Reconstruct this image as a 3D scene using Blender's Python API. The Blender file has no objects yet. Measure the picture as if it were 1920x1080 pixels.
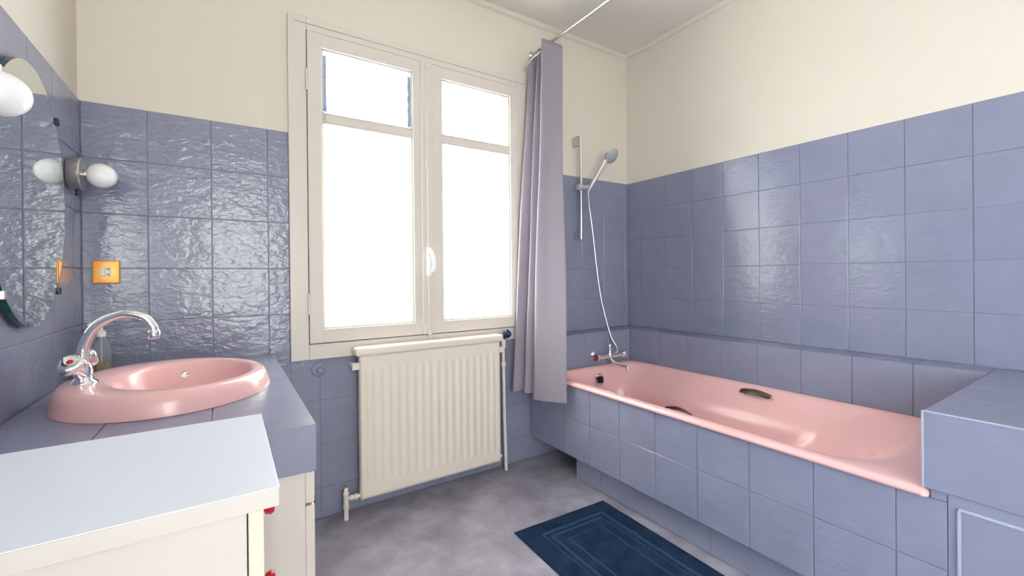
import bpy, bmesh, math, random
from mathutils import Vector, Matrix
random.seed(7)
S = bpy.context.scene
C = S.collection
# ---------------------------------------------------------------- camera, sky, exposure
cam_d = bpy.data.cameras.new('camera'); cam = bpy.data.objects.new('camera', cam_d); C.objects.link(cam)
cR = Vector((0.83728609, -0.5466825, -0.00949982)); cU = Vector((0.00948524, -0.00284899, 0.99995096)); cF = Vector((0.54668275, 0.83733513, -0.0028))
M4 = Matrix.Identity(4)
for i in range(3):
    M4[i][0], M4[i][1], M4[i][2] = cR[i], cU[i], -cF[i]
M4.translation = Vector((-2.3868, -2.15, 1.0966))
cam.matrix_world = M4
cam_d.sensor_width = 36.0
cam_d.lens = 819.0216 / 1920 * 36
cam_d.shift_y = -(540 - 519.5385) / 1920
cam_d.clip_start = 0.02
S.camera = cam
W = bpy.data.worlds.new('sky'); S.world = W; W.use_nodes = True
bgn = W.node_tree.nodes['Background']
bgn.inputs['Color'].default_value = (0.65, 0.815, 1.0, 1)
bgn.inputs['Strength'].default_value = 9.0
def portal(name, loc, rot, sx, sy):
    l = bpy.data.lights.new(name, 'AREA'); l.shape = 'RECTANGLE'; l.size = sx; l.size_y = sy
    l.cycles.is_portal = True
    o = bpy.data.objects.new(name, l); C.objects.link(o); o.location = loc; o.rotation_euler = rot
portal('window_daylight_portal', (-1.5175, 0.30, 1.50), (-math.pi/2, 0, 0), 1.3, 1.6)
portal('side_window_daylight_portal', (-3.08, -3.07, 1.28), (0, -math.pi/2, 0), 1.6, 1.2)
portal('glazed_door_daylight_portal', (-2.25, -4.14, 1.15), (math.pi/2, 0, 0), 1.1, 2.4)
S.view_settings.view_transform = 'Standard'; S.view_settings.look = 'None'
S.view_settings.gamma = 1.0; S.view_settings.use_curve_mapping = False
S.view_settings.exposure = 1.24

# ---------------------------------------------------------------- materials
def srgb(r, g, b):
    f = lambda c: (c/255/12.92) if c/255 <= 0.04045 else ((c/255+0.055)/1.055)**2.4
    return (f(r), f(g), f(b), 1)
MATS = {}
def nmat(name, col, rough=0.5, metal=0.0, spec=0.5, coat=0.0):
    m = bpy.data.materials.new(name); m.use_nodes = True
    b = m.node_tree.nodes['Principled BSDF']
    b.inputs['Base Color'].default_value = col
    b.inputs['Roughness'].default_value = rough
    b.inputs['Metallic'].default_value = metal
    b.inputs['Specular IOR Level'].default_value = spec
    b.inputs['Coat Weight'].default_value = coat
    b.inputs['Coat Roughness'].default_value = 0.06
    MATS[name] = m
    return m, m.node_tree.nodes, m.node_tree.links, b
def add_coords(n, l, rnd=True, kind='Object'):
    tc = n.new('ShaderNodeTexCoord')
    if not rnd: return tc.outputs[kind]
    oi = n.new('ShaderNodeObjectInfo'); mu = n.new('ShaderNodeMath'); mu.operation = 'MULTIPLY'; mu.inputs[1].default_value = 53.0
    l.new(oi.outputs['Random'], mu.inputs[0])
    ad = n.new('ShaderNodeVectorMath'); ad.operation = 'ADD'
    l.new(tc.outputs[kind], ad.inputs[0]); l.new(mu.outputs[0], ad.inputs[1])
    return ad.outputs[0]
def bump(n, l, b, h, strength, dist):
    bp = n.new('ShaderNodeBump'); bp.inputs['Strength'].default_value = strength; bp.inputs['Distance'].default_value = dist
    l.new(h, bp.inputs['Height']); l.new(bp.outputs[0], b.inputs['Normal'])
def noise(n, l, co, scale, detail=2, dist=0.0, rough=0.5):
    t = n.new('ShaderNodeTexNoise'); t.inputs['Scale'].default_value = scale; t.inputs['Detail'].default_value = detail
    t.inputs['Distortion'].default_value = dist; t.inputs['Roughness'].default_value = rough
    l.new(co, t.inputs['Vector']); return t.outputs['Fac']
def ramp(n, l, fac, stops):
    r = n.new('ShaderNodeValToRGB'); e = r.color_ramp.elements
    e[0].position, e[0].color = stops[0]; e[1].position, e[1].color = stops[-1]
    for p, c in stops[1:-1]:
        x = e.new(p); x.color = c
    l.new(fac, r.inputs[0]); return r.outputs[0]

TILE = srgb(134, 137, 160)
def tile_mat(name, strength, scale, rough):
    m, n, l, b = nmat(name, TILE, rough)
    co = add_coords(n, l)
    st = n.new('ShaderNodeMapping'); st.inputs['Scale'].default_value = (1.0, 1.55, 1.0); l.new(co, st.inputs[0])
    h1 = noise(n, l, st.outputs[0], scale, 1.5, 0.7)
    h2 = noise(n, l, st.outputs[0], scale*0.33, 1, 0.4)
    mx = n.new('ShaderNodeMath'); mx.operation = 'MULTIPLY_ADD'; mx.inputs[1].default_value = 1.6
    l.new(h2, mx.inputs[0]); l.new(h1, mx.inputs[2])
    bump(n, l, b, mx.outputs[0], strength, 0.006)
    c = ramp(n, l, noise(n, l, co, 9, 3), [(0.3, tuple(x*0.96 for x in TILE[:3])+(1,)), (0.7, tuple(min(1, x*1.04) for x in TILE[:3])+(1,))])
    l.new(c, b.inputs['Base Color'])
tile_mat('tile', 0.30, 44, 0.17)
tile_mat('tile_satin', 0.17, 44, 0.16)
tile_mat('tile_smooth', 0.10, 42, 0.30)
m, n, l, b = nmat('grout', srgb(128, 134, 157), 0.4)
m, n, l, b = nmat('cream_wall', srgb(220, 212, 199), 0.6)
co = add_coords(n, l, False)
bump(n, l, b, noise(n, l, co, 60, 3), 0.05, 0.003)
m, n, l, b = nmat('ceiling_paint', srgb(226, 222, 214), 0.75)
co = add_coords(n, l, False); bump(n, l, b, noise(n, l, co, 90, 3), 0.05, 0.002)
m, n, l, b = nmat('cream_gloss', srgb(216, 208, 199), 0.32)
co = add_coords(n, l, False); bump(n, l, b, noise(n, l, co, 30, 2), 0.04, 0.003)
m, n, l, b = nmat('radiator_paint', srgb(228, 217, 204), 0.38)
co = add_coords(n, l, False); bump(n, l, b, noise(n, l, co, 25, 2), 0.03, 0.003)
m, n, l, b = nmat('white_laminate', srgb(228, 232, 243), 0.35)
co = add_coords(n, l, False); bump(n, l, b, noise(n, l, co, 50, 2), 0.02, 0.002)
m, n, l, b = nmat('cream_laminate', srgb(208, 201, 195), 0.4)
co = add_coords(n, l, False); bump(n, l, b, noise(n, l, co, 50, 2), 0.02, 0.002)
m, n, l, b = nmat('cream_edge', srgb(232, 212, 196), 0.45)
co = add_coords(n, l, False); bump(n, l, b, noise(n, l, co, 50, 2), 0.02, 0.002)
m, n, l, b = nmat('pink_enamel', srgb(233, 186, 185), 0.19, coat=0.0)
co = add_coords(n, l, False)
l.new(ramp(n, l, noise(n, l, co, 4, 2), [(0.3, srgb(232, 184, 183)), (0.7, srgb(235, 188, 187))]), b.inputs['Base Color'])
m, n, l, b = nmat('chrome', (0.86, 0.87, 0.88, 1), 0.08, 1.0)
co = add_coords(n, l, False); bump(n, l, b, noise(n, l, co, 40, 1), 0.02, 0.001)
m, n, l, b = nmat('brushed_nickel', (0.66, 0.63, 0.59, 1), 0.3, 1.0)
co = add_coords(n, l, False); bump(n, l, b, noise(n, l, co, 300, 1), 0.05, 0.0005)
m, n, l, b = nmat('dark_bronze', (0.23, 0.20, 0.17, 1), 0.28, 1.0)
co = add_coords(n, l, False); bump(n, l, b, noise(n, l, co, 80, 1), 0.03, 0.001)
m, n, l, b = nmat('shower_grey', srgb(176, 180, 188), 0.35, 0.0)
co = add_coords(n, l, False); bump(n, l, b, noise(n, l, co, 80, 1), 0.02, 0.001)
m, n, l, b = nmat('opal_glass', srgb(246, 246, 248), 0.28)
b.inputs['Subsurface Weight'].default_value = 0.4; b.inputs['Subsurface Radius'].default_value = (0.03, 0.03, 0.03)
m, n, l, b = nmat('mirror_silver', (0.84, 0.90, 0.88, 1), 0.0, 1.0)
m, n, l, b = nmat('mirror_edge', srgb(18, 78, 74), 0.1)
b.inputs['Transmission Weight'].default_value = 0.2
m, n, l, b = nmat('black_plastic', srgb(24, 26, 30), 0.35)
m, n, l, b = nmat('blue_plastic', srgb(26, 48, 84), 0.3)
m, n, l, b = nmat('red_plastic', srgb(186, 22, 48), 0.25)
m, n, l, b = nmat('white_plastic', srgb(238, 238, 236), 0.35)
m, n, l, b = nmat('clear_plastic', (0.9, 0.92, 0.93, 1), 0.06); b.inputs['Transmission Weight'].default_value = 0.92; b.inputs['IOR'].default_value = 1.2
m, n, l, b = nmat('soap_liquid', srgb(214, 186, 110), 0.1); b.inputs['Transmission Weight'].default_value = 0.5; b.inputs['IOR'].default_value = 1.33
m, n, l, b = nmat('gold_plate', srgb(236, 178, 84), 0.35, 0.35)
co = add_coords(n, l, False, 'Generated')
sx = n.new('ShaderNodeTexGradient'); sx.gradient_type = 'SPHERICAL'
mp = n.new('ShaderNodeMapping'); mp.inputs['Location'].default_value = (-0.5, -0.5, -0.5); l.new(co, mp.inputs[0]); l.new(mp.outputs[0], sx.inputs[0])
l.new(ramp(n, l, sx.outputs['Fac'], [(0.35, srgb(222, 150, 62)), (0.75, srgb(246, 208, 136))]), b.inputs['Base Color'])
m, n, l, b = nmat('fabric_lilac', srgb(168, 161, 173), 0.6)
b.inputs['Sheen Weight'].default_value = 0.2
co = add_coords(n, l, False); bump(n, l, b, noise(n, l, co, 400, 2), 0.08, 0.001)
tr = n.new('ShaderNodeBsdfTranslucent'); tr.inputs[0].default_value = srgb(190, 184, 198)
ms = n.new('ShaderNodeMixShader'); ms.inputs[0].default_value = 0.32
l.new(b.outputs[0], ms.inputs[1]); l.new(tr.outputs[0], ms.inputs[2]); l.new(ms.outputs[0], n['Material Output'].inputs[0])
m, n, l, b = nmat('towel_navy', srgb(32, 48, 74), 0.95, spec=0.05)
co = add_coords(n, l, False); bump(n, l, b, noise(n, l, co, 260, 3), 0.5, 0.003)
l.new(ramp(n, l, noise(n, l, co, 14, 3), [(0.3, srgb(24, 38, 60)), (0.7, srgb(37, 55, 82))]), b.inputs['Base Color'])
m, n, l, b = nmat('towel_weave', srgb(43, 63, 91), 0.9, spec=0.1)
co = add_coords(n, l, False); bump(n, l, b, noise(n, l, co, 300, 2), 0.3, 0.002)
m, n, l, b = nmat('vinyl_floor', srgb(150, 146, 156), 0.32)
co = add_coords(n, l, False)
f1 = noise(n, l, co, 6, 5, 0.15, 0.6); f2 = noise(n, l, co, 2.0, 3, 0.1)
mx = n.new('ShaderNodeMath'); mx.operation = 'MULTIPLY_ADD'; mx.inputs[1].default_value = 0.5; l.new(f2, mx.inputs[0]); l.new(f1, mx.inputs[2])
l.new(ramp(n, l, mx.outputs[0], [(0.52, srgb(124, 118, 128)), (0.74, srgb(146, 142, 155)), (0.95, srgb(166, 163, 177))]), b.inputs['Base Color'])
l.new(ramp(n, l, f1, [(0.3, (0.42,)*3+(1,)), (0.7, (0.28,)*3+(1,))]), b.inputs['Roughness'])
bump(n, l, b, f1, 0.04, 0.004)
def pane_mat(name, transp, col, gloss):
    m = bpy.data.materials.new(name); m.use_nodes = True; n, l = m.node_tree.nodes, m.node_tree.links
    n.remove(n['Principled BSDF'])
    a = n.new('ShaderNodeBsdfTransparent'); a.inputs[0].default_value = col
    t = n.new('ShaderNodeBsdfTranslucent'); t.inputs[0].default_value = col
    g = n.new('ShaderNodeBsdfGlossy'); g.inputs['Roughness'].default_value = 0.15
    x = n.new('ShaderNodeMixShader'); x.inputs[0].default_value = transp
    l.new(t.outputs[0], x.inputs[1]); l.new(a.outputs[0], x.inputs[2])
    y = n.new('ShaderNodeMixShader'); y.inputs[0].default_value = gloss
    l.new(x.outputs[0], y.inputs[1]); l.new(g.outputs[0], y.inputs[2]); l.new(y.outputs[0], n['Material Output'].inputs[0])
    co = add_coords(n, l, False)
    bp = n.new('ShaderNodeBump'); bp.inputs['Strength'].default_value = 0.3; bp.inputs['Distance'].default_value = 0.003
    l.new(noise(n, l, co, 90, 2), bp.inputs['Height']); l.new(bp.outputs[0], g.inputs['Normal'])
    MATS[name] = m
pane_mat('frosted_glass', 0.55, (1.0, 0.90, 0.79, 1), 0.04)
pane_mat('clear_glass', 0.97, (1.0, 1.0, 1.0, 1), 0.05)
pane_mat('louver_glass', 0.75, (0.97, 0.98, 1.0, 1), 0.06)
m, n, l, b = nmat('louver_metal', srgb(158, 174, 198), 0.35, 0.4)
m, n, l, b = nmat('outdoor_render', srgb(226, 226, 228), 0.8)
co = add_coords(n, l, False); bump(n, l, b, noise(n, l, co, 70, 3), 0.2, 0.004)
m, n, l, b = nmat('dark_gap', srgb(40, 36, 36), 0.9)

# ---------------------------------------------------------------- mesh helpers
def new_obj(name, mesh, mat=None, parent=None, loc=None):
    o = bpy.data.objects.new(name, mesh); C.objects.link(o)
    if mat is not None and not mesh.materials: mesh.materials.append(MATS[mat])
    if parent: o.parent = parent
    if loc is not None: o.location = loc
    return o
def obj(name, bm, mat, parent=None, smooth=False, loc=None, angle=None):
    bmesh.ops.recalc_face_normals(bm, faces=bm.faces[:])
    me = bpy.data.meshes.new(name); bm.to_mesh(me); bm.free()
    if smooth:
        for p in me.polygons: p.use_smooth = True
        if angle: me.set_sharp_from_angle(angle=math.radians(angle))
    return new_obj(name, me, mat, parent, loc)
def tag(o, label, cat, group=None):
    o['label'] = label; o['category'] = cat
    if group: o['group'] = group
    return o
def struct(o, label=None):
    o['kind'] = 'structure'
    if label: o['label'] = label
    return o
def empty(name, loc):
    o = bpy.data.objects.new(name, None); C.objects.link(o); o.location = loc; o.empty_display_size = 0.05
    return o
def thing(name, label, cat, loc, group=None):
    return tag(empty(name, loc), label, cat, group)
class B:
    """bmesh collector with world-coordinate input, origin offset at `o`."""
    def __init__(s, o=(0, 0, 0)): s.bm = bmesh.new(); s.o = Vector(o)
    def box(s, x0, x1, y0, y1, z0, z1, bev=0.0, seg=2):
        b2 = bmesh.new(); r = bmesh.ops.create_cube(b2, size=1)
        for v in b2.verts:
            v.co = Vector(((x0+x1)/2 + v.co.x*(x1-x0), (y0+y1)/2 + v.co.y*(y1-y0), (z0+z1)/2 + v.co.z*(z1-z0))) - s.o
        if bev: bmesh.ops.bevel(b2, geom=b2.edges[:], offset=bev, segments=seg, affect='EDGES', profile=0.5)
        s.merge(b2); return s
    def merge(s, b2):
        me = bpy.data.meshes.new('tmp'); b2.to_mesh(me); b2.free(); s.bm.from_mesh(me); bpy.data.meshes.remove(me)
    def lathe(s, prof, p, axis=(0, 0, 1), n=24, cap=True):
        """prof: list (r, h) along axis from point p."""
        ax = Vector(axis).normalized(); q = ax.to_track_quat('Z', 'Y'); p = Vector(p) - s.o
        rings = []
        for r, h in prof:
            if r < 1e-6: rings.append([s.bm.verts.new(p + q @ Vector((0, 0, h)))])
            else: rings.append([s.bm.verts.new(p + q @ Vector((r*math.cos(2*math.pi*i/n), r*math.sin(2*math.pi*i/n), h))) for i in range(n)])
        for a, c in zip(rings, rings[1:]):
            for i in range(n):
                j = (i+1) % n
                if len(a) == 1 and len(c) > 1: s.bm.faces.new((a[0], c[i], c[j]))
                elif len(c) == 1 and len(a) > 1: s.bm.faces.new((a[i], a[j], c[0]))
                elif len(a) > 1: s.bm.faces.new((a[i], a[j], c[j], c[i]))
        if cap:
            for rg in (rings[0], rings[-1]):
                if len(rg) > 1: s.bm.faces.new(rg)
        return s
    def tube(s, pts, r, n=12, cap=True):
        pts = [Vector(p) - s.o for p in pts]; rad = r if isinstance(r, (list, tuple)) else [r]*len(pts)
        rings = []; up = None
        for i, p in enumerate(pts):
            t = (pts[min(i+1, len(pts)-1)] - pts[max(i-1, 0)]).normalized()
            if up is None:
                up = t.orthogonal().normalized()
            up = (up - t*up.dot(t)).normalized(); sd = t.cross(up)
            rings.append([s.bm.verts.new(p + rad[i]*(up*math.cos(2*math.pi*k/n) + sd*math.sin(2*math.pi*k/n))) for k in range(n)])
        for a, c in zip(rings, rings[1:]):
            for i in range(n): s.bm.faces.new((a[i], a[(i+1) % n], c[(i+1) % n], c[i]))
        if cap: s.bm.faces.new(rings[0]); s.bm.faces.new(rings[-1])
        return s
    def loft(s, rings, cap0=False, cap1=False):
        vr = [[s.bm.verts.new(Vector(p) - s.o) for p in rg] for rg in rings]; n = len(vr[0])
        for a, c in zip(vr, vr[1:]):
            for i in range(n): s.bm.faces.new((a[i], a[(i+1) % n], c[(i+1) % n], c[i]))
        if cap0: s.bm.faces.new(vr[0])
        if cap1: s.bm.faces.new(vr[-1])
        return s
    def grid(s, f, nu, nv):
        vs = [[s.bm.verts.new(Vector(f(i/nu, j/nv)) - s.o) for j in range(nv+1)] for i in range(nu+1)]
        for i in range(nu):
            for j in range(nv): s.bm.faces.new((vs[i][j], vs[i+1][j], vs[i+1][j+1], vs[i][j+1]))
        return s
    def put(s, name, mat, parent=None, smooth=False, angle=None):
        loc = s.o if parent is None else s.o - parent_world(parent)
        return obj(name, s.bm, mat, parent, smooth, loc, angle)
def parent_world(p):
    v = Vector(p.location)
    while p.parent: p = p.parent; v += Vector(p.location)
    return v
def spline(ctrl, n):
    P = [Vector(p) for p in ctrl]; P = [2*P[0]-P[1]] + P + [2*P[-1]-P[-2]]; out = []
    for i in range(1, len(P)-2):
        for k in range(n):
            t = k/n; a, b_, c, d = P[i-1], P[i], P[i+1], P[i+2]
            out.append(0.5*((2*b_) + (c-a)*t + (2*a-5*b_+4*c-d)*t*t + (3*b_-a-3*c+d)*t**3))
    out.append(P[-2]); return out
# tiles: plates with a chamfered face, mesh shared between equal sizes
TM = {}
GAP = 0.0022
def tile_mesh(w, h, mat):
    k = (round(w, 4), round(h, 4), mat)
    if k in TM: return TM[k]
    bm = bmesh.new(); d = 0.0030; c = 0.0016
    x, y = w/2 - GAP/2, h/2 - GAP/2
    r = [[bm.verts.new((sx*a, sy*b_, z)) for sx, sy in ((-1, -1), (1, -1), (1, 1), (-1, 1))] for a, b_, z in ((x, y, 0), (x, y, d-c*0.7), (x-c, y-c, d))]
    for a, b_ in zip(r, r[1:]):
        for i in range(4): bm.faces.new((a[i], a[(i+1) % 4], b_[(i+1) % 4], b_[i]))
    bm.faces.new(r[-1])
    bmesh.ops.recalc_face_normals(bm, faces=bm.faces[:])
    if bm.faces[-1:] and False: pass
    me = bpy.data.meshes.new('tile'); bm.to_mesh(me); bm.free(); me.materials.append(MATS[mat])
    TM[k] = me; return me
ROT = {'-y': Matrix(((1, 0, 0), (0, 0, -1), (0, 1, 0))), '-x': Matrix(((0, 0, -1), (-1, 0, 0), (0, 1, 0))),
       '+x': Matrix(((0, 0, 1), (1, 0, 0), (0, 1, 0))), '+z': Matrix.Identity(3)}
def put_tile(parent, face, plane, a0, a1, b0, b1, mat='tile'):
    """face normal; a = in-plane horizontal axis range, b = other axis range (world)."""
    if a1-a0 < 0.012 or b1-b0 < 0.012: return
    o = bpy.data.objects.new('tile', tile_mesh(a1-a0, b1-b0, mat)); C.objects.link(o)
    ca, cb = (a0+a1)/2, (b0+b1)/2
    loc = {'-y': (ca, plane, cb), '-x': (plane, ca, cb), '+x': (plane, ca, cb), '+z': (ca, cb, plane)}[face]
    o.parent = parent; o.location = Vector(loc) - parent_world(parent)
    o.rotation_euler = ROT[face].to_euler()
def cuts(lo, hi, base, step):
    k0 = math.ceil((lo-base)/step + 1e-6); out = [lo]; k = k0
    while base + k*step < hi - 1e-6:
        out.append(base + k*step); k += 1
    return out + [hi]
def tile_field(parent, face, plane, A, Bc, mat='tile', hole=None, skip=None):
    for a0, a1 in zip(A, A[1:]):
        for b0, b1 in zip(Bc, Bc[1:]):
            if skip and skip(a0, a1, b0, b1): continue
            if hole and a1 > hole[0]+1e-4 and a0 < hole[1]-1e-4 and b1 > hole[2]+1e-4 and b0 < hole[3]-1e-4:
                h0, h1, g0, g1 = hole
                if a0 < h0: put_tile(parent, face, plane, a0, h0, b0, b1, mat)
                if a1 > h1: put_tile(parent, face, plane, h1, a1, b0, b1, mat)
                c0, c1 = max(a0, h0), min(a1, h1)
                if b0 < g0: put_tile(parent, face, plane, c0, c1, b0, g0, mat)
                if b1 > g1: put_tile(parent, face, plane, c0, c1, g1, b1, mat)
            else: put_tile(parent, face, plane, a0, a1, b0, b1, mat)

# ---------------------------------------------------------------- room shell
XL, YR, ZC, ZT = -2.824, -3.90, 2.646, 1.738      # left wall, rear wall, ceiling, top of tiles
floor = struct(B((-1.4, -1.6, 0)).box(XL-0.2, 0.2, YR-0.2, 0.25, -0.1, 0.0).put('floor', 'vinyl_floor'), 'grey mottled vinyl floor of the bathroom')
struct(B((-1.4, -1.6, ZC)).box(XL-0.2, 0.2, YR-0.2, 0.25, ZC, ZC+0.1).put('ceiling', 'ceiling_paint'), 'off-white painted ceiling')
WX0, WX1, WZ0, WZ1 = -2.085, -0.950, 0.795, 2.205   # window opening
wb = B((XL, 0, 0))
wb.box(XL-0.2, WX0, 0.004, 0.25, 0, ZC).box(WX1, 0.2, 0.004, 0.25, 0, ZC).box(WX0, WX1, 0.004, 0.25, 0, WZ0).box(WX0, WX1, 0.004, 0.25, WZ1, ZC)
wall_back = struct(wb.put('wall_back', 'cream_wall'), 'window wall, cream above and grey painted tiles below')
wall_right = struct(B((0, 0, 0)).box(0.004, 0.2, YR-0.2, 0.004, 0, ZC).put('wall_right', 'cream_wall'), 'wall along the bathtub, cream above and grey painted tiles below')
LY0, LY1, LZ0, LZ1 = -3.50, -2.65, 0.60, 1.80      # side window opening, beside and behind the viewer
wall_left = struct(B((XL, 0, 0)).box(XL-0.2, XL-0.004, LY1, 0.004, 0, ZC).box(XL-0.2, XL-0.004, YR-0.2, LY0, 0, ZC).box(XL-0.2, XL-0.004, LY0, LY1, 0, LZ0).box(XL-0.2, XL-0.004, LY0, LY1, LZ1, ZC).put('wall_left', 'cream_wall'), 'mirror wall, cream above and grey painted tiles below')
DX0, DX1, DZ1 = -2.76, -1.74, 2.25                  # glazed door opening in the rear wall
wr = B((XL, YR, 0))
wr.box(XL-0.004, DX0, YR-0.2, YR, 0, ZC).box(DX1, 0.004, YR-0.2, YR, 0, ZC).box(DX0, DX1, YR-0.2, YR, DZ1, ZC)
wall_rear = struct(wr.put('wall_rear', 'cream_wall'), 'cream wall behind the viewer with a frosted glass door')
# coves under the ceiling
def cove(name, label, pts_fn):
    b_ = B((0, 0, ZC)); pts_fn(b_); struct(b_.put(name, 'cream_wall', None, True, 40), label)
def cove_profile():
    return [(a*0.7, c*0.8) for a, c in [(0, 0), (-0.028, 0), (-0.028, -0.006)] + [(-0.006 - 0.022*math.cos(t*math.pi/12), -0.030 + 0.024*(1 - math.sin(t*math.pi/12))) for t in range(0, 7)] + [(-0.006, -0.036), (0, -0.036)]]
def cb_(b_):
    prof = cove_profile()
    r = [[(x, 0.004 + d, ZC + z) for d, z in prof] for x in (XL-0.004, 0.004)]
    b_.loft(r, True, True)
cove('trim_1', 'slim painted cove between window wall and ceiling', cb_)
def cr_(b_):
    prof = cove_profile()
    b_.loft([[(0.004 + d, y, ZC + z) for d, z in prof] for y in (YR, -0.024)], True, True)
cove('trim_2', 'slim painted cove between bathtub wall and ceiling', cr_)
# grout beds + tiles
B((XL, 0, 0)).box(XL, -2.155, -0.001, 0.0045, 0, ZT).box(-0.885, 0, -0.001, 0.0045, 0, ZT).box(-2.155, -0.885, -0.001, 0.0045, 0, 0.735).put('tile_bed', 'grout', wall_back)
rowz = cuts(0.0, ZT, ZT - 0.2*9, 0.2)
tile_field(wall_back, '-y', -0.001, cuts(XL+0.004, 0.0, -2.6355, 0.2), rowz, 'tile', hole=(-2.155, -0.885, 0.728, 3.0),
           skip=lambda a0, a1, b0, b1: (a0 > -0.72 and b1 < 0.75))
B((0, 0, 0)).box(-0.001, 0.0045, YR, 0, 0.70, ZT).put('tile_bed', 'grout', wall_right)
tile_field(wall_right, '-x', -0.001, cuts(YR, -0.006, -0.7177, 0.2), [z for z in rowz if z > 0.7], 'tile_satin')
B((XL, 0, 0)).box(XL-0.0045, XL+0.001, -2.10, 0, 0, ZT).put('tile_bed', 'grout', wall_left)
tile_field(wall_left, '+x', XL+0.001, cuts(-2.1, -0.006, -0.10, 0.2), [z for z in rowz], 'tile_satin')

# ---------------------------------------------------------------- window
win = struct(empty('window_1', (-1.5175, 0, 0.73)), 'cream wooden casement window with two frosted sashes above the radiator')
CX0, CX1, CZ0, CZ1 = -2.155, -0.885, 0.728, 2.262
for a in ((CX0, WX0+0.004, CZ0, CZ1), (WX1-0.004, CX1, CZ0, CZ1), (WX0+0.004, WX1-0.004, CZ0, WZ0+0.002), (WX0+0.004, WX1-0.004, WZ1-0.002, CZ1)):
    B((a[0], 0, a[2])).box(a[0], a[1], -0.020, 0.03, a[2], a[3], 0.003).put('casing_board', 'cream_gloss', win, False)
for a in ((WX0, WX0+0.016, WZ0, WZ1), (WX1-0.016, WX1, WZ0, WZ1), (WX0+0.016, WX1-0.016, WZ0, WZ0+0.016), (WX0+0.016, WX1-0.016, WZ1-0.016, WZ1)):
    B((a[0], 0.03, a[2])).box(a[0], a[1], 0.0185, 0.06, a[2], a[3]).put('rebate', 'cream_gloss', win)
B((WX0, 0, CZ1)).box(CX0+0.03, CX1-0.0, -0.026, -0.018, WZ1+0.026, WZ1+0.031, 0.002).put('casing_bead', 'cream_gloss', win)
SY0, SY1 = -0.027, 0.018
def sash(x0, x1, gx0, gx1, louver):
    z0, z1, g0, g1, m0, m1 = 0.801, 2.199, 0.863, 2.137, 1.806, 1.842
    s = B((x0, 0, z0))
    s.box(x0, gx0, SY0, SY1, z0, z1, 0.003).box(gx1, x1, SY0, SY1, z0, z1, 0.003)
    s.box(gx0-0.003, gx1+0.003, SY0, SY1, z0, g0, 0.003).box(gx0-0.003, gx1+0.003, SY0, SY1, g1, z1, 0.003)
    so = s.put('sash', 'cream_gloss', win)
    B((gx0, 0, m0)).box(gx0-0.002, gx1+0.002, SY0+0.010, SY1-0.004, m0, m1, 0.003).put('glazing_bar', 'cream_gloss', so)
    bd = B((gx0, 0, g0))      # glazing beads round the panes
    for a0, a1 in ((g0, m0), (m1, g1)):
        bd.box(gx0-0.001, gx0+0.008, -0.018, -0.003, a0, a1, 0.002).box(gx1-0.008, gx1+0.001, -0.018, -0.003, a0, a1, 0.002)
        bd.box(gx0, gx1, -0.018, -0.003, a0-0.001, a0+0.008, 0.002).box(gx0, gx1, -0.018, -0.003, a1-0.008, a1+0.001, 0.002)
    bd.put('glazing_bead', 'cream_gloss', so)
    B((gx0, 0, g0)).box(gx0-0.002, gx1+0.002, 0.0, 0.005, g0-0.002, m0+0.002).put('pane', 'frosted_glass', so)
    if not louver:
        B((gx0, 0, m1)).box(gx0-0.002, gx1+0.002, 0.0, 0.005, m1-0.002, g1+0.002).put('pane', 'frosted_glass', so)
    return so
sl = sash(-2.079, -1.533, -2.020, -1.590, True)
sr = sash(-1.503, -0.956, -1.432, -1.004, False)
# louvred ventilator in the upper left pane
for x0, x1 in ((-2.016, -1.996), (-1.614, -1.594)):
    ch = B((x0, 0, 1.86)).box(x0, x1, -0.012, 0.022, 1.856, 2.112, 0.002)
    for k in range(4): ch.box(x0+0.002, x1-0.002, -0.016, 0.0, 1.885+k*0.062, 1.915+k*0.062, 0.001)
    ch.put('louver_channel', 'louver_metal', sl)
for k in range(4):
    z = 1.848 + k*0.0715
    b_ = B((-1.8, 0.004, z)); b_.loft([[(x, 0.018 + dy, z-0.002), (x, 0.022 + dy, z-0.002), (x, -0.002 + dy, z+0.077), (x, -0.006 + dy, z+0.077)] for dy in (0,) for x in (-2.012, -1.598)], True, True)
    b_.put('louver_blade', 'louver_glass', sl)
ch = B((-2.010, -0.022, 1.7))
for k in range(26): ch.lathe([(0, 0), (0.0017, 0.0008), (0.0024, 0.0024), (0.0017, 0.004), (0, 0.0048)], (-2.010 + (0.006 if k % 2 else 0.0), -0.022, 1.672 + 0.0078*k), n=6, cap=False)
ch.put('bead_chain', 'dark_gap', sl)
# meeting strip, espagnolette rod, handle, keepers, hinges
B((-1.518, 0, 0.8)).box(-1.552, -1.486, -0.036, 0.018, 0.801, 2.199, 0.006).put('meeting_strip', 'cream_gloss', sl)
rod = B((-1.518, 0, 0.8)); rod.tube([(-1.518, -0.038, 0.792), (-1.518, -0.038, 2.195)], 0.0075, 12); rod = rod.put('espagnolette_rod', 'cream_gloss', win, True, 40)
hd = B((-1.518, -0.04, 1.17)); hd.box(-1.532, -1.504, -0.050, -0.036, 1.100, 1.250, 0.005)
hd.tube(spline([(-1.518, -0.046, 1.235), (-1.518, -0.072, 1.225), (-1.512, -0.084, 1.19), (-1.508, -0.082, 1.145), (-1.510, -0.070, 1.122)], 5), [0.008]*8 + [0.009]*10 + [0.008]*3, 10)
hd.put('handle', 'white_plastic', rod, True, 40)
for z in (0.800, 1.640, 2.165):
    k = B((-1.518, -0.04, z)); k.box(-1.530, -1.506, -0.050, -0.034, z, z+(0.06 if z == 1.640 else 0.028), 0.004); k.put('rod_keeper', 'cream_gloss', rod)
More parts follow.
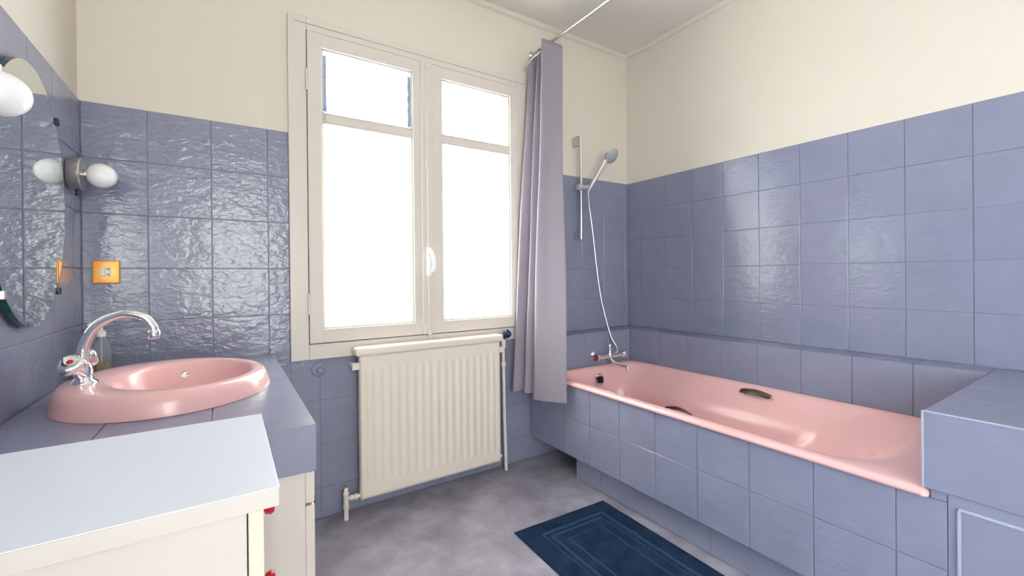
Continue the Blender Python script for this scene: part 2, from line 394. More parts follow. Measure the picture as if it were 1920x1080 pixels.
for x in (-2.081, -0.953):
    for z in (0.93, 1.93):
        B((x, -0.027, z)).lathe([(0.0, 0), (0.006, 0.002), (0.006, 0.098), (0.0, 0.10)], (x, -0.027, z), n=12).put('hinge', 'cream_gloss', win, True, 40)
# outer reveal and ledge of the window, in the wall thickness
rv = B((-1.5, 0.25, 0.8)); rv.box(WX0-0.02, WX1+0.02, 0.20, 0.29, WZ0-0.05, WZ0-0.004, 0.004); struct(rv.put('trim_3', 'outdoor_render'), 'outer stone sill of the window')

# clear side window on the mirror wall, beside and behind the viewer
w2 = struct(empty('window_2', (XL, (LY0+LY1)/2, LZ0)), 'clear side window in the mirror wall behind the viewer')
for y0, y1, z0, z1 in ((LY0, LY0+0.05, LZ0, LZ1), (LY1-0.05, LY1, LZ0, LZ1), (LY0+0.05, LY1-0.05, LZ0, LZ0+0.05), (LY0+0.05, LY1-0.05, LZ1-0.05, LZ1), ((LY0+LY1)/2-0.025, (LY0+LY1)/2+0.025, LZ0+0.05, LZ1-0.05)):
    B((XL, y0, z0)).box(XL-0.05, XL+0.002, y0, y1, z0, z1, 0.003).put('frame_bar', 'cream_gloss', w2)
for y0, y1 in ((LY0+0.048, (LY0+LY1)/2-0.023), ((LY0+LY1)/2+0.023, LY1-0.048)):
    B((XL, y0, LZ0)).box(XL-0.030, XL-0.025, y0, y1, LZ0+0.048, LZ1-0.048).put('pane', 'clear_glass', w2)

# frosted glass door behind the viewer
d1 = struct(empty('door_1', ((DX0+DX1)/2, YR, 0)), 'frosted glass door behind the viewer')
for a0, a1, z0, z1 in ((DX0, DX0+0.04, 0, DZ1), (DX1-0.04, DX1, 0, DZ1), (DX0+0.04, DX1-0.04, DZ1-0.04, DZ1)):
    B((a0, YR, z0)).box(a0, a1, YR-0.08, YR+0.01, z0, z1, 0.004).put('door_frame', 'cream_gloss', d1)
x0, x1 = DX0+0.042, DX1-0.042
lf = B((x0, YR, 0)); lf.box(x0, x0+0.07, YR-0.06, YR-0.02, 0.01, DZ1-0.042, 0.003).box(x1-0.07, x1, YR-0.06, YR-0.02, 0.01, DZ1-0.042, 0.003)
lf.box(x0+0.068, x1-0.068, YR-0.06, YR-0.02, 0.01, 0.40, 0.003).box(x0+0.068, x1-0.068, YR-0.06, YR-0.02, DZ1-0.12, DZ1-0.042, 0.003)
lf = lf.put('door_leaf', 'cream_gloss', d1)
B((x0, YR, 0)).box(x0+0.065, x1-0.065, YR-0.045, YR-0.040, 0.395, DZ1-0.115).put('pane', 'frosted_glass', lf)
hb = B((x1-0.035, YR, 1.05)); hb.tube([(x1-0.035, YR-0.02, 1.05), (x1-0.035, YR+0.03, 1.05), (x1-0.14, YR+0.03, 1.05)], 0.008, 10)
hb.put('door_handle', 'chrome', lf, True, 40)

# ---------------------------------------------------------------- bath surround: ledge, apron, end box
ZL, XA, YB = 0.738, -0.870, -1.780
ledge = thing('tiled_ledge', 'grey tiled ledge running round the bathtub along both walls', 'ledge', (-0.07, -0.07, 0))
B((-0.07, -0.07, 0)).box(-0.1365, -0.0065, YB+0.001, -0.1365, 0.30, ZL-0.0045).box(XA+0.004, -0.0065, -0.1365, -0.0065, 0.515, ZL-0.0045).put('core', 'grout', ledge)
Yc = cuts(YB+0.001, -0.1405, -1.575, 0.2); Xc = cuts(XA+0.002, -0.1405, -0.34, 0.2)
tile_field(ledge, '-x', -0.1365, Yc, [0.515, ZL], 'tile_smooth')
tile_field(ledge, '+z', ZL-0.0045, [-0.141, -0.0065], Yc + [-0.0065], 'tile_smooth')
tile_field(ledge, '-y', -0.1365, Xc, [0.515, ZL], 'tile_smooth')
tile_field(ledge, '+z', ZL-0.0045, Xc, [-0.141, -0.0065], 'tile_smooth')
apron = thing('bath_apron', 'pale blue-grey tiled front panel below the pink bathtub', 'bath panel', (XA+0.03, -0.9, 0))
B((XA+0.03, -0.9, 0)).box(XA+0.0045, XA+0.03, -1.827, -0.0065, 0.138, 0.512).put('backing', 'grout', apron)
yA = cuts(-1.826, -0.0065, -0.5233, 0.2)
tile_field(apron, '-x', XA+0.0045, yA, [0.138, 0.338, 0.512], 'tile_satin')
kick = thing('bath_plinth', 'recessed grey tiled plinth under the bath panel', 'plinth', (-0.80, -1.4, 0))
B((-0.80, -1.4, 0)).box(-0.811, -0.76, -2.40, -0.359, 0.0, 0.1375).put('backing', 'grout', kick)
tile_field(kick, '-x', -0.811, cuts(-2.40, -0.359, -1.142, 0.3), [0.001, 0.137], 'tile_smooth')
box = thing('tiled_bench', 'grey tiled bench block closing off the near end of the bathtub', 'bench', (-0.45, -2.1, 0))
YE = -2.40
B((-0.45, -2.1, 0)).box(XA-0.002, -0.0065, YE, YB-0.0045, 0.535, ZL-0.0045).box(XA+0.006, -0.0065, YE, -1.905, 0.138, 0.535).box(-0.75, -0.0065, YE, -1.905, 0.0, 0.138).put('core', 'grout', box)
tile_field(box, '+z', ZL-0.0045, [XA-0.0065, -0.643, -0.443, -0.243, -0.0065], cuts(YE, YB, -1.98, 0.3), 'tile_smooth')
tile_field(box, '-x', XA-0.002, cuts(YE, YB, -2.08, 0.3), [0.5365, ZL], 'tile_satin')
B((XA, -1.81, 0.52)).box(XA+0.003, XA+0.03, -1.8265, -1.7935, 0.5125, 0.5345, 0.002).put('filler', 'tile_smooth', box)
hp = B((XA, -2.0, 0.3)); hp.box(XA-0.004, XA+0.008, -2.25, -1.8475, 0.10, 0.506, 0.004, 2)
hp.put('access_hatch', 'tile_smooth', box)
B((XA, -1.84, 0.3)).box(XA+0.0005, XA+0.008, YE, -1.8275, 0.138, 0.535).put('fascia', 'tile_smooth', box)

m_, n_, l_, b_ = nmat('pale_highlight_trim', srgb(166, 172, 192), 0.35)  # paler than the tiles: light caught on the edges, put into the colour
et = B((XA, YB, 0.64)); et.tube([(XA-0.0045, YB-0.001, 0.537), (XA-0.0045, YB-0.001, ZL-0.002)], 0.0028, 8); et.put('edge_highlight_trim', 'pale_highlight_trim', box, True, 40)
et = B((XA, -2.0, ZL)); et.tube([(XA-0.0045, YB-0.001, ZL-0.002), (XA-0.0045, YE, ZL-0.002)], 0.0026, 8); et.put('edge_highlight_trim', 'pale_highlight_trim', box, True, 40)
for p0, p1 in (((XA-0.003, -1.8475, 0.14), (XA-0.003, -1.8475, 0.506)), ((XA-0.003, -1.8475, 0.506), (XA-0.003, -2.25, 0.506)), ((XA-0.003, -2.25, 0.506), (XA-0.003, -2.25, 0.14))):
    B(p0).tube([p0, p1], 0.0042, 8).put('hatch_highlight_trim', 'pale_highlight_trim', box, True, 40)  # bead added round the hatch, its pale colour painting in the bright border

# ---------------------------------------------------------------- bathtub
def rrect(x0, x1, y0, y1, r, z, n=10):
    """rounded rectangle ring; r = radius or 4 radii (x1y1, x0y1, x0y0, x1y0)."""
    rr = r if isinstance(r, (list, tuple)) else [r]*4; out = []
    for (cx, cy, a0), q in zip(((x1, y1, 0), (x0, y1, 90), (x0, y0, 180), (x1, y0, 270)), rr):
        sx = -1 if cx == x1 else 1; sy = -1 if cy == y1 else 1
        for k in range(n+1):
            a = math.radians(a0 + 90*k/n); out.append((cx + sx*q + q*math.cos(a), cy + sy*q + q*math.sin(a), z))
    return out
tub = thing('bathtub', 'glossy pink bathtub set into the grey tiled surround', 'bathtub', (-0.5, -1.0, 0.14))
T = B((-0.5, -1.0, 0.14))
ox0, ox1, oy0, oy1 = -0.882, -0.1415, -1.792, -0.1415
sec = [  # inset(front, far, near end, tap end), radius, z
    ((0.012, 0.012, 0.012, 0.012), 0.012, 0.5130), ((0.001, 0.001, 0.001, 0.001), 0.014, 0.5145), ((0, 0, 0, 0), 0.016, 0.522), ((0.004, 0.004, 0.004, 0.004), 0.018, 0.531),
    ((0.012, 0.01, 0.012, 0.012), 0.02, 0.5345), ((0.038, 0.016, 0.075, 0.026), (0.12, 0.12, 0.16, 0.16), 0.5345), ((0.048, 0.026, 0.105, 0.036), (0.13, 0.13, 0.20, 0.20), 0.531),
    ((0.056, 0.036, 0.135, 0.044), (0.14, 0.14, 0.22, 0.22), 0.520), ((0.062, 0.050, 0.175, 0.050), (0.14, 0.14, 0.23, 0.23), 0.500), ((0.068, 0.085, 0.225, 0.056), (0.15, 0.15, 0.24, 0.24), 0.465),
    ((0.074, 0.120, 0.27, 0.060), (0.15, 0.15, 0.25, 0.25), 0.430), ((0.080, 0.142, 0.30, 0.064), (0.15, 0.15, 0.25, 0.25), 0.405), ((0.086, 0.152, 0.335, 0.068), (0.15, 0.15, 0.25, 0.25), 0.37), ((0.105, 0.165, 0.44, 0.082), (0.16, 0.16, 0.24, 0.24), 0.27),
    ((0.125, 0.18, 0.52, 0.10), (0.17, 0.17, 0.22, 0.22), 0.20), ((0.16, 0.21, 0.58, 0.14), (0.16, 0.16, 0.18, 0.18), 0.165), ((0.24, 0.29, 0.66, 0.24), (0.1, 0.1, 0.1, 0.1), 0.155)]
T.loft([rrect(ox0+i[0], ox1-i[1], oy0+i[2], oy1-i[3], r, z) for i, r, z in sec], False, True)
shell = T.put('shell', 'pink_enamel', tub, True, 75)
ov = B((-0.485, -0.205, 0.462)); ax = (0.0, -1.0, 0.12)
ov.lathe([(0.0, 0.0), (0.037, 0.0), (0.038, 0.006), (0.034, 0.012), (0.028, 0.010), (0.026, 0.006), (0.0, 0.006)], (-0.485, -0.203, 0.458), ax, 28, False)
ovo = ov.put('overflow', 'chrome', tub, True, 35)
og = B((-0.485, -0.212, 0.458))
for dx in (-0.012, 0.0, 0.012): og.box(-0.485+dx-0.0028, -0.485+dx+0.0028, -0.2185, -0.211, 0.458-0.02, 0.458+0.02, 0.001)
og.put('overflow_slots', 'black_plastic', ovo)
def grip(x, y0, y1, z, s, tiltz, mat):
    g = B((x, y0, z)); n = 14; rings = []
    for k in range(n+1):
        t = k/n; y = y0 + (y1-y0)*t; rise = 0.018 + 0.012*math.sin(math.pi*t); ww = 0.018*(0.75+0.25*math.sin(math.pi*t))
        c = Vector((x + s*rise*0.55, y, z + rise*0.8)); u = Vector((s*0.82, 0, -0.57))*ww; v = Vector((s*0.57, 0, 0.82))*0.005
        rings.append([c-u-v*0.4, c-u*0.6+v, c+u*0.6+v, c+u-v*0.4, c+u*0.5-v, c-u*0.5-v])
    g.loft(rings, True, True)
    for y in (y0+0.02*(1 if y1 > y0 else -1), y1-0.02*(1 if y1 > y0 else -1)): g.tube([(x - s*0.006, y, z-0.004), (x + s*0.012, y, z+0.020)], 0.008, 10)
    return g.put('grip_handle', mat, tub, True, 40)
grip(-0.196, -0.925, -1.070, 0.490, -1, 0, 'dark_bronze')
grip(-0.822, -0.94, -1.06, 0.508, 1, 0, 'dark_bronze')
B((-0.5, -0.45, 0.155)).lathe([(0, 0.006), (0.030, 0.004), (0.034, 0.0), (0.034, -0.004)], (-0.5, -0.45, 0.157), n=24).put('drain', 'chrome', tub, True, 40)

# bath mixer on the ledge
MXX, MXY, MXZ = -0.395, -0.1445, 0.592
mixer = thing('bath_mixer', 'chrome bath and shower mixer tap with red and blue handles on the tiled ledge', 'tap', (MXX, MXY, MXZ))
mb = B((MXX, MXY, MXZ))
mb.tube([(MXX-0.085, MXY-0.055, MXZ), (MXX+0.085, MXY-0.055, MXZ)], 0.0145, 16)
for s in (-1, 1):
    mb.lathe([(0.030, 0), (0.030, 0.004), (0.018, 0.012), (0.013, 0.016), (0.013, 0.055)], (MXX+s*0.075, MXY+0.003, MXZ), (0, -1, 0), 20)
mb.lathe([(0.018, -0.02), (0.019, 0.0), (0.016, 0.018), (0.011, 0.026), (0.011, 0.034), (0.015, 0.038), (0.015, 0.048), (0.010, 0.052), (0.010, 0.058), (0.014, 0.062), (0.013, 0.072), (0, 0.075)], (MXX+0.005, MXY-0.055, MXZ), (0, 0, 1), 20)
mb.put('body', 'chrome', mixer, True, 40)
sp = B((MXX, MXY-0.05, MXZ-0.02)); sp.tube(spline([(MXX+0.005, MXY-0.058, MXZ-0.012), (MXX+0.012, MXY-0.085, MXZ-0.036), (MXX+0.03, MXY-0.135, MXZ-0.052), (MXX+0.04, MXY-0.165, MXZ-0.056), (MXX+0.043, MXY-0.172, MXZ-0.074)], 6), 0.0105, 14)
sp.put('spout', 'chrome', mixer, True, 50)
for s, cm in ((-1, 'red_plastic'), (1, 'blue_plastic')):
    c = Vector((MXX+s*0.088, MXY-0.055, MXZ)); axk = Vector((s*0.95, -0.3, 0.1))
    kn = B(c); kn.lathe([(0.012, 0), (0.012, 0.012), (0.022, 0.018), (0.025, 0.034), (0.021, 0.042), (0, 0.044)], c, axk, 8)
    kn = kn.put('handle', 'chrome', mixer, True, 30)
    cc = c + axk.normalized()*0.0435
    B(cc).lathe([(0.010, 0), (0.009, 0.002), (0, 0.0025)], cc, axk, 14).put('colour_cap', cm, kn, True)
# shower rail, hand shower, hose
RX, RY = -0.492, -0.060
rail = thing('shower_rail', 'chrome vertical shower rail on the wall above the bath mixer', 'shower rail', (RX, RY, 1.32))
B((RX, RY, 1.32)).tube([(RX, RY, 1.325), (RX, RY, 1.985)], 0.0095, 16).put('tube', 'chrome', rail, True, 40)
bk = B((RX, RY, 1.95)); bk.box(RX-0.016, RX+0.012, -0.066, 0.003, 1.925, 1.985, 0.004); bk.put('bracket', 'brushed_nickel', rail)
bk = B((RX, RY, 1.34)); bk.box(RX-0.014, RX+0.010, -0.066, -0.006, 1.325, 1.380, 0.004); bk.put('bracket', 'clear_plastic', rail)['label'] = 'clear plastic lower bracket'
slz = 1.655
sd = B((RX, RY, slz)); sd.lathe([(0.018, -0.024), (0.020, -0.020), (0.020, 0.020), (0.018, 0.024)], (RX-0.012, RY-0.004, slz), (1, 0, 0.05), 18); sd.lathe([(0.012, 0.0), (0.015, 0.010), (0.0155, 0.035)], (RX+0.006, RY-0.018, slz-0.004), (0.75, -0.65, 0.1), 16)
sd.put('slider', 'shower_grey', rail, True, 40)
H0, H1 = Vector((-0.462, -0.092, 1.622)), Vector((-0.352, -0.132, 1.822))
shower = thing('hand_shower', 'chrome hand shower with round grey head in the slider of the rail', 'shower head', H0)
hs = B(H0); hs.tube([H0 + (H1-H0)*t for t in (0, 0.1, 0.3, 0.6, 0.85, 1.0, 1.1)], [0.0085, 0.0115, 0.0135, 0.0135, 0.0125, 0.015, 0.010], 14); hs.put('handle', 'chrome', shower, True, 50)
hc = Vector((-0.315, -0.150, 1.862)); hn = Vector((0.02, -0.78, -0.62)).normalized()
hh = B(hc); hh.lathe([(0.0, -0.026), (0.02, -0.024), (0.040, -0.014), (0.051, 0.0), (0.052, 0.008), (0.049, 0.012)], hc, hn, 30, True); hh.put('head', 'chrome', shower, True, 50)
hf = B(hc); hf.lathe([(0.0485, 0.0115), (0.046, 0.0145), (0.0, 0.016)], hc, hn, 30, True)
hf = hf.put('spray_face', 'shower_grey', shower, True, 60)
nz = B(hc); q = hn.to_track_quat('Z', 'Y')
for rr, cnt in ((0.012, 6), (0.022, 12), (0.032, 18)):
    for k in range(cnt):
        p = hc + q @ Vector((rr*math.cos(2*math.pi*k/cnt), rr*math.sin(2*math.pi*k/cnt), 0.0145)); nz.lathe([(0.0016, 0), (0.0012, 0.0025)], p, hn, 6)
nz.put('nozzles', 'shower_grey', hf, False)
hose_pts = spline([H0 + Vector((0.002, 0, 0.006)), (-0.458, -0.098, 1.54), (-0.440, -0.108, 1.38), (-0.412, -0.112, 1.15), (-0.383, -0.125, 0.93), (-0.345, -0.160, 0.72), (-0.322, -0.185, 0.650), (-0.330, -0.205, 0.618), (-0.350, -0.205, 0.607), (-0.372, -0.203, 0.604)], 14)
tag(B((MXX, MXY, MXZ+0.06)).tube(hose_pts, 0.0052, 10).put('shower_hose', 'chrome', None, True, 50), 'thin chrome hose hanging from the hand shower to the bath mixer', 'hose')

# ---------------------------------------------------------------- curtain rail and curtain
rodx, rodz = -0.822, 2.432
cr = thing('curtain_rail', 'thin chrome shower curtain rail running under the ceiling', 'curtain rail', (rodx, 0, rodz))
B((rodx, 0, rodz)).tube([(rodx, -0.004, rodz), (rodx, YR, rodz)], 0.0085, 12).put('tube', 'brushed_nickel', cr, True, 40)
B((rodx, 0, rodz)).lathe([(0.024, 0), (0.024, 0.005), (0.013, 0.012), (0.012, 0.03)], (rodx, 0.003, rodz), (0, -1, 0), 20).put('wall_flange', 'brushed_nickel', cr, True, 40)
top = [(-0.842, -0.022), (-0.880, -0.055), (-0.795, -0.085), (-0.868, -0.118), (-0.800, -0.150), (-0.862, -0.172), (-0.895, -0.196), (-0.830, -0.205), (-0.766, -0.218)]
bot = [(-1.000, -0.030), (-1.030, -0.075), (-0.955, -0.105), (-0.995, -0.135), (-0.945, -0.165), (-0.955, -0.185), (-0.985, -0.215), (-0.950, -0.300), (-0.907, -0.395)]
NU = 12
tp, bp_ = spline([(x, y, 0) for x, y in top], NU), spline([(x, y, 0) for x, y in bot], NU)
def cur(u, v):
    k = min(int(round(u*(len(tp)-1))), len(tp)-1); a, c = tp[k], bp_[k]
    t = v**0.92
    x = a.x + (c.x-a.x)*t; y = a.y + (c.y-a.y)*t
    x += 0.006*math.sin(7*v + 9*u)*math.sin(math.pi*v); y += 0.005*math.sin(5*v + 13*u)*math.sin(math.pi*v)
    zt = 2.425 - 0.05*max(0, abs(u-0.72)-0.12)*1.6; zb = 0.432 + 0.012*math.sin(6*u)
    return (x, min(y, -0.012), zt + (zb-zt)*v)
curtain = thing('shower_curtain', 'lilac grey shower curtain gathered in folds beside the window', 'curtain', (rodx, -0.1, 2.43))
cl = B((rodx, -0.1, 2.43)).grid(cur, len(tp)-1, 70).put('cloth', 'fabric_lilac', curtain, True)
sm = cl.modifiers.new('thickness', 'SOLIDIFY'); sm.thickness = 0.0016
def hem(u, v):
    p = Vector(cur(u, 0.972 + 0.028*v)); p.x -= 0.0015; return p
B((rodx, -0.1, 2.43)).grid(hem, len(tp)-1, 2).put('bottom_hem', 'fabric_lilac', curtain, True)
for yk in (-0.05, -0.085, -0.118, -0.15, -0.195):
    rg = B((rodx, yk, rodz)); rg.tube([(rodx + 0.017*math.cos(a*math.pi/10), yk, rodz - 0.006 + 0.017*math.sin(a*math.pi/10)) for a in range(21)], 0.0018, 6); rg.put('curtain_ring', 'brushed_nickel', curtain, True)
B((-0.9, -0.1, 2.33)).tube([(-0.893, -0.008, 2.315), (-0.905, -0.10, 2.345), (-0.900, -0.185, 2.355)], 0.003, 8).put('draw_cord', 'white_plastic', curtain, True)

# ---------------------------------------------------------------- radiator and heating pipes
RX0, RX1, RZ0, RZ1, RF = -1.882, -1.128, 0.072, 0.738, -0.100
rad = thing('radiator', 'cream painted panel radiator with vertical flutes under the window', 'radiator', ((RX0+RX1)/2, -0.07, RZ0))
NX, NZ = 17*8, 34
def rface(u, v):
    x = RX0 + (RX1-RX0)*u; z = RZ0 + (RZ1-RZ0)*v
    m0 = 0.030; xx = (x-RX0-m0)/(RX1-RX0-2*m0)
    d = 0.0
    if 0 < xx < 1:
        w = 0.5 - 0.5*math.cos(2*math.pi*xx*17)
        zz = min((z-RZ0-0.062)/0.03, (RZ1-0.055-z)/0.03); zz = max(0, min(1, zz)); zz = zz*zz*(3-2*zz)
        d = w*0.0055*zz - 0.004*zz
    e = 0.012
    ed = min(x-RX0, RX1-x, z-RZ0, RZ1-z); r = 0 if ed >= e else (e - math.sqrt(max(0, e*e-(e-ed)**2)))
    return (x, RF - d + r, z)
rp = B(((RX0+RX1)/2, -0.07, RZ0)).grid(rface, NX*2, NZ*2)
rp.put('front_panel', 'radiator_paint', rad, True)
rb = B(((RX0+RX1)/2, -0.07, RZ0)); rb.box(RX0+0.002, RX1-0.002, RF+0.011, -0.052, RZ0+0.002, RZ1-0.002, 0.004)
rb.put('back_panel', 'radiator_paint', rad)
tb = B(((RX0+RX1)/2, -0.07, RZ1)); tb.box(RX0-0.020, RX1+0.018, -0.108, -0.030, RZ1-0.004, RZ1+0.036, 0.012, 4); tb.put('top_rail', 'radiator_paint', rad, True, 40)
for x0, x1 in ((RX0-0.030, RX0+0.004), (RX1-0.004, RX1+0.026)):
    bk = B((x0, -0.06, 0.68)); bk.box(x0, x1, -0.088, -0.060, 0.672, 0.704, 0.003).box(x0+0.004, x1-0.010, -0.062, 0.0, 0.678, 0.698, 0.002); bk.put('wall_bracket', 'radiator_paint', rad)
pX, pY = -1.083, -0.062
pipe = thing('heating_pipe', 'cream painted vertical heating pipe with blue valve right of the radiator', 'pipe', (pX, pY, 0))
B((pX, pY, 0)).tube([(pX+0.008, pY, 0.0), (pX, pY, 0.30), (pX-0.004, pY, 0.60), (pX-0.006, pY, 0.735)], 0.0095, 14).put('tube', 'radiator_paint', pipe, True, 40)
for z, h, r0 in ((0.585, 0.033, 0.014), (0.69, 0.055, 0.0145)):
    B((pX, pY, z)).lathe([(0.0097, 0), (r0, 0.003), (r0, h-0.003), (0.0097, h)], (pX-0.004, pY, z), n=10).put('coupling', 'radiator_paint', pipe, True, 40)
B((pX, pY, 0.74)).tube([(pX-0.006, pY, 0.735), (pX-0.006, pY, 0.758), (pX-0.012, pY, 0.760), (RX1+0.019, pY-0.004, 0.760)], 0.010, 10).put('elbow', 'radiator_paint', pipe, True, 40)
vc = Vector((pX-0.004, pY-0.006, 0.748)); va = Vector((0.35, -0.55, 0.75))
B(vc).lathe([(0.012, 0.0), (0.013, 0.012), (0.022, 0.018), (0.025, 0.028), (0.024, 0.044), (0.018, 0.050), (0.017, 0.047), (0.0, 0.045)], vc, va, 10).put('valve_head', 'blue_plastic', pipe, True, 30)
lX, lY = -1.944, -0.080
lp = thing('radiator_return_valve', 'cream painted return pipe and valve at the lower left of the radiator', 'valve', (lX, lY, 0))
v = B((lX, lY, 0)); v.lathe([(0.0105, 0), (0.0105, 0.052), (0.0135, 0.054), (0.0135, 0.066), (0.0115, 0.068), (0.0115, 0.11), (0.013, 0.112), (0.013, 0.12), (0.009, 0.124), (0.009, 0.140), (0.006, 0.144), (0, 0.145)], (lX, lY, 0.0), n=14); v.put('valve_body', 'radiator_paint', lp, True, 40)
v = B((lX, lY, 0.09)); v.lathe([(0.008, 0), (0.008, 0.016), (0.0125, 0.018), (0.0125, 0.030), (0.009, 0.032), (0.009, 0.036), (0.0135, 0.038), (0.0135, 0.05), (0.009, 0.052), (0.009, 0.068)], (lX, lY, 0.093), (1, 0, 0), 8); v.put('union_nuts', 'radiator_paint', lp, True, 35)
v = B((RX1, -0.08, 0.095)); v.lathe([(0.012, 0), (0.012, 0.008), (0.009, 0.010), (0.009, 0.016), (0, 0.018)], (RX1-0.004, -0.080, 0.098), (1, 0, 0), 8); v.put('drain_plug', 'radiator_paint', rad, True, 40)
tag(B((-2.039, 0, 0.68)).lathe([(0.033, -0.001), (0.032, 0.006), (0.026, 0.010), (0.013, 0.012), (0.013, 0.022), (0.010, 0.029), (0, 0.032)], (-2.039, -0.004, 0.680), (0, -1, 0), 24).put('pipe_cap', 'grout', None, True, 40), 'round grey painted pipe cap on the tiles left of the radiator', 'pipe cap')

# ---------------------------------------------------------------- vanity
ZV = 0.772; VX1, VY0 = -2.222, -1.100
van = thing('vanity_cabinet', 'cream vanity cabinet under the tiled washbasin counter', 'cabinet', (-2.52, -0.55, 0))
vb = B((-2.52, -0.55, 0)); vb.box(XL+0.006, -2.246, -1.088, -1.070, 0.0, 0.667, 0.001).box(XL+0.006, -2.246, -0.026, -0.008, 0.0, 0.667, 0.001).box(XL+0.006, -2.246, -1.070, -0.026, 0.0, 0.06).box(XL+0.006, XL+0.020, -1.070, -0.026, 0.06, 0.667)
vb.put('body', 'cream_laminate', van)
for k, (y0, y1) in enumerate(((-1.086, -0.73), (-0.727, -0.371), (-0.368, -0.012))):
    d = B((-2.23, y0, 0.1)); d.box(-2.246, -2.226, y0, y1, 0.06, 0.588, 0.003); d = d.put('door', 'cream_laminate', van)
    e = B((-2.23, y0, 0.1)); e.box(-2.246, -2.226, y0, y1, 0.594, 0.664, 0.003); e = e.put('drawer', 'cream_laminate', van)
    for p, zz in ((d, 0.52), (e, 0.629)):
        c = Vector((-2.226, (y0+y1)/2, zz)); B(c).lathe([(0.007, 0), (0.006, 0.010), (0.014, 0.016), (0.015, 0.022), (0.010, 0.027), (0, 0.028)], c, (1, 0, 0), 16).put('knob', 'red_plastic', p, True, 40)
ctr = thing('tiled_counter', 'lavender grey tiled counter top carrying the pink washbasin', 'countertop', (-2.52, -0.55, 0.668))
def cut_basin(o):
    cb = B((0, 0, 0)); cb.loft([[(-2.505 + 0.190*math.cos(t), -0.568 + 0.228*math.sin(t), z) for t in [2*math.pi*k/48 for k in range(48)]] for z in (0.60, 0.85)], True, True)
    cut = cb.put('cutter', 'grout'); md = o.modifiers.new('cut', 'BOOLEAN'); md.object = cut; md.operation = 'DIFFERENCE'; md.solver = 'EXACT'
    bpy.context.view_layer.update()
    me = bpy.data.meshes.new_from_object(o.evaluated_get(bpy.context.evaluated_depsgraph_get()))
    o.modifiers.clear(); o.data = me; cm = cut.data; bpy.data.objects.remove(cut); bpy.data.meshes.remove(cm)
cut_basin(B((-2.52, -0.55, 0.668)).box(XL+0.006, VX1-0.0045, VY0+0.0045, -0.006, 0.668, ZV-0.0045).put('core', 'grout', ctr))
for x0, x1 in ((XL+0.006, -2.62), (-2.62, -2.42), (-2.42, VX1)):
    for y0, y1 in ((VY0, -0.55), (-0.55, -0.006)):
        tl = B(((x0+x1)/2, (y0+y1)/2, ZV)); tl.box(x0+GAP/2, x1-GAP/2, y0+GAP/2, y1-GAP/2, ZV-0.0044, ZV-0.0004, 0.001, 1)
        cut_basin(tl.put('tile', 'tile_smooth', ctr))
tile_field(ctr, '-y', VY0+0.0045, [XL+0.006, -2.62, -2.42, VX1], [0.668, ZV], 'tile_smooth')
tile_field(ctr, '+x', VX1-0.0045, cuts(VY0, -0.006, -0.55, 0.275), [0.668, ZV], 'tile_smooth')
# washbasin
def ell(cx, cy, rx, ry, z, n=56, e=2.0, tilt=0.0):
    out = []
    for k in range(n):
        a = 2*math.pi*k/n; c, s_ = math.cos(a), math.sin(a)
        x = rx*math.copysign(abs(c)**(2/e), c); y = ry*math.copysign(abs(s_)**(2/e), s_)
        out.append((cx+x, cy+y, z - tilt*x))
    return out
bas = thing('washbasin', 'oval pink washbasin set on the tiled counter', 'washbasin', (-2.525, -0.565, ZV))
w = B((-2.525, -0.565, ZV)); cx, cy = -2.522, -0.562
ti = 0.016
rings = [ell(cx, cy, 0.247, 0.283, ZV+0.0005), ell(cx, cy, 0.246, 0.282, ZV+0.006), ell(cx, cy, 0.239, 0.276, ZV+0.032, tilt=ti*0.6), ell(cx, cy, 0.234, 0.271, ZV+0.045, tilt=ti), ell(cx, cy, 0.226, 0.263, ZV+0.053, tilt=ti), ell(cx, cy, 0.214, 0.251, ZV+0.056, tilt=ti)]
bx, by = -2.490, -0.575
rings += [ell(bx, by, 0.172, 0.212, ZV+0.055, tilt=ti), ell(bx, by, 0.163, 0.204, ZV+0.051, tilt=ti), ell(bx, by, 0.156, 0.197, ZV+0.040, tilt=ti), ell(bx, by, 0.148, 0.188, ZV+0.018), ell(bx, by, 0.138, 0.176, ZV-0.015), ell(bx, by, 0.122, 0.156, ZV-0.045), ell(bx, by, 0.095, 0.122, ZV-0.070), ell(bx, by, 0.055, 0.07, ZV-0.082), ell(bx, by, 0.02, 0.026, ZV-0.086)]
w.loft(rings, False, True); w.put('bowl', 'pink_enamel', bas, True)
B((bx, by, ZV-0.08)).lathe([(0, 0.004), (0.02, 0.003), (0.023, 0), (0.023, -0.003)], (bx, by, ZV-0.085), n=20).put('drain', 'chrome', bas, True, 40)
o_ = B((bx-0.01, by+0.18, ZV)); o_.lathe([(0.0, 0.001), (0.008, 0.001), (0.011, 0.003), (0.011, -0.004)], (bx-0.012, by+0.1858, ZV+0.016), (0, -1, 0.4), 18); o_.put('overflow', 'chrome', bas, True, 40)
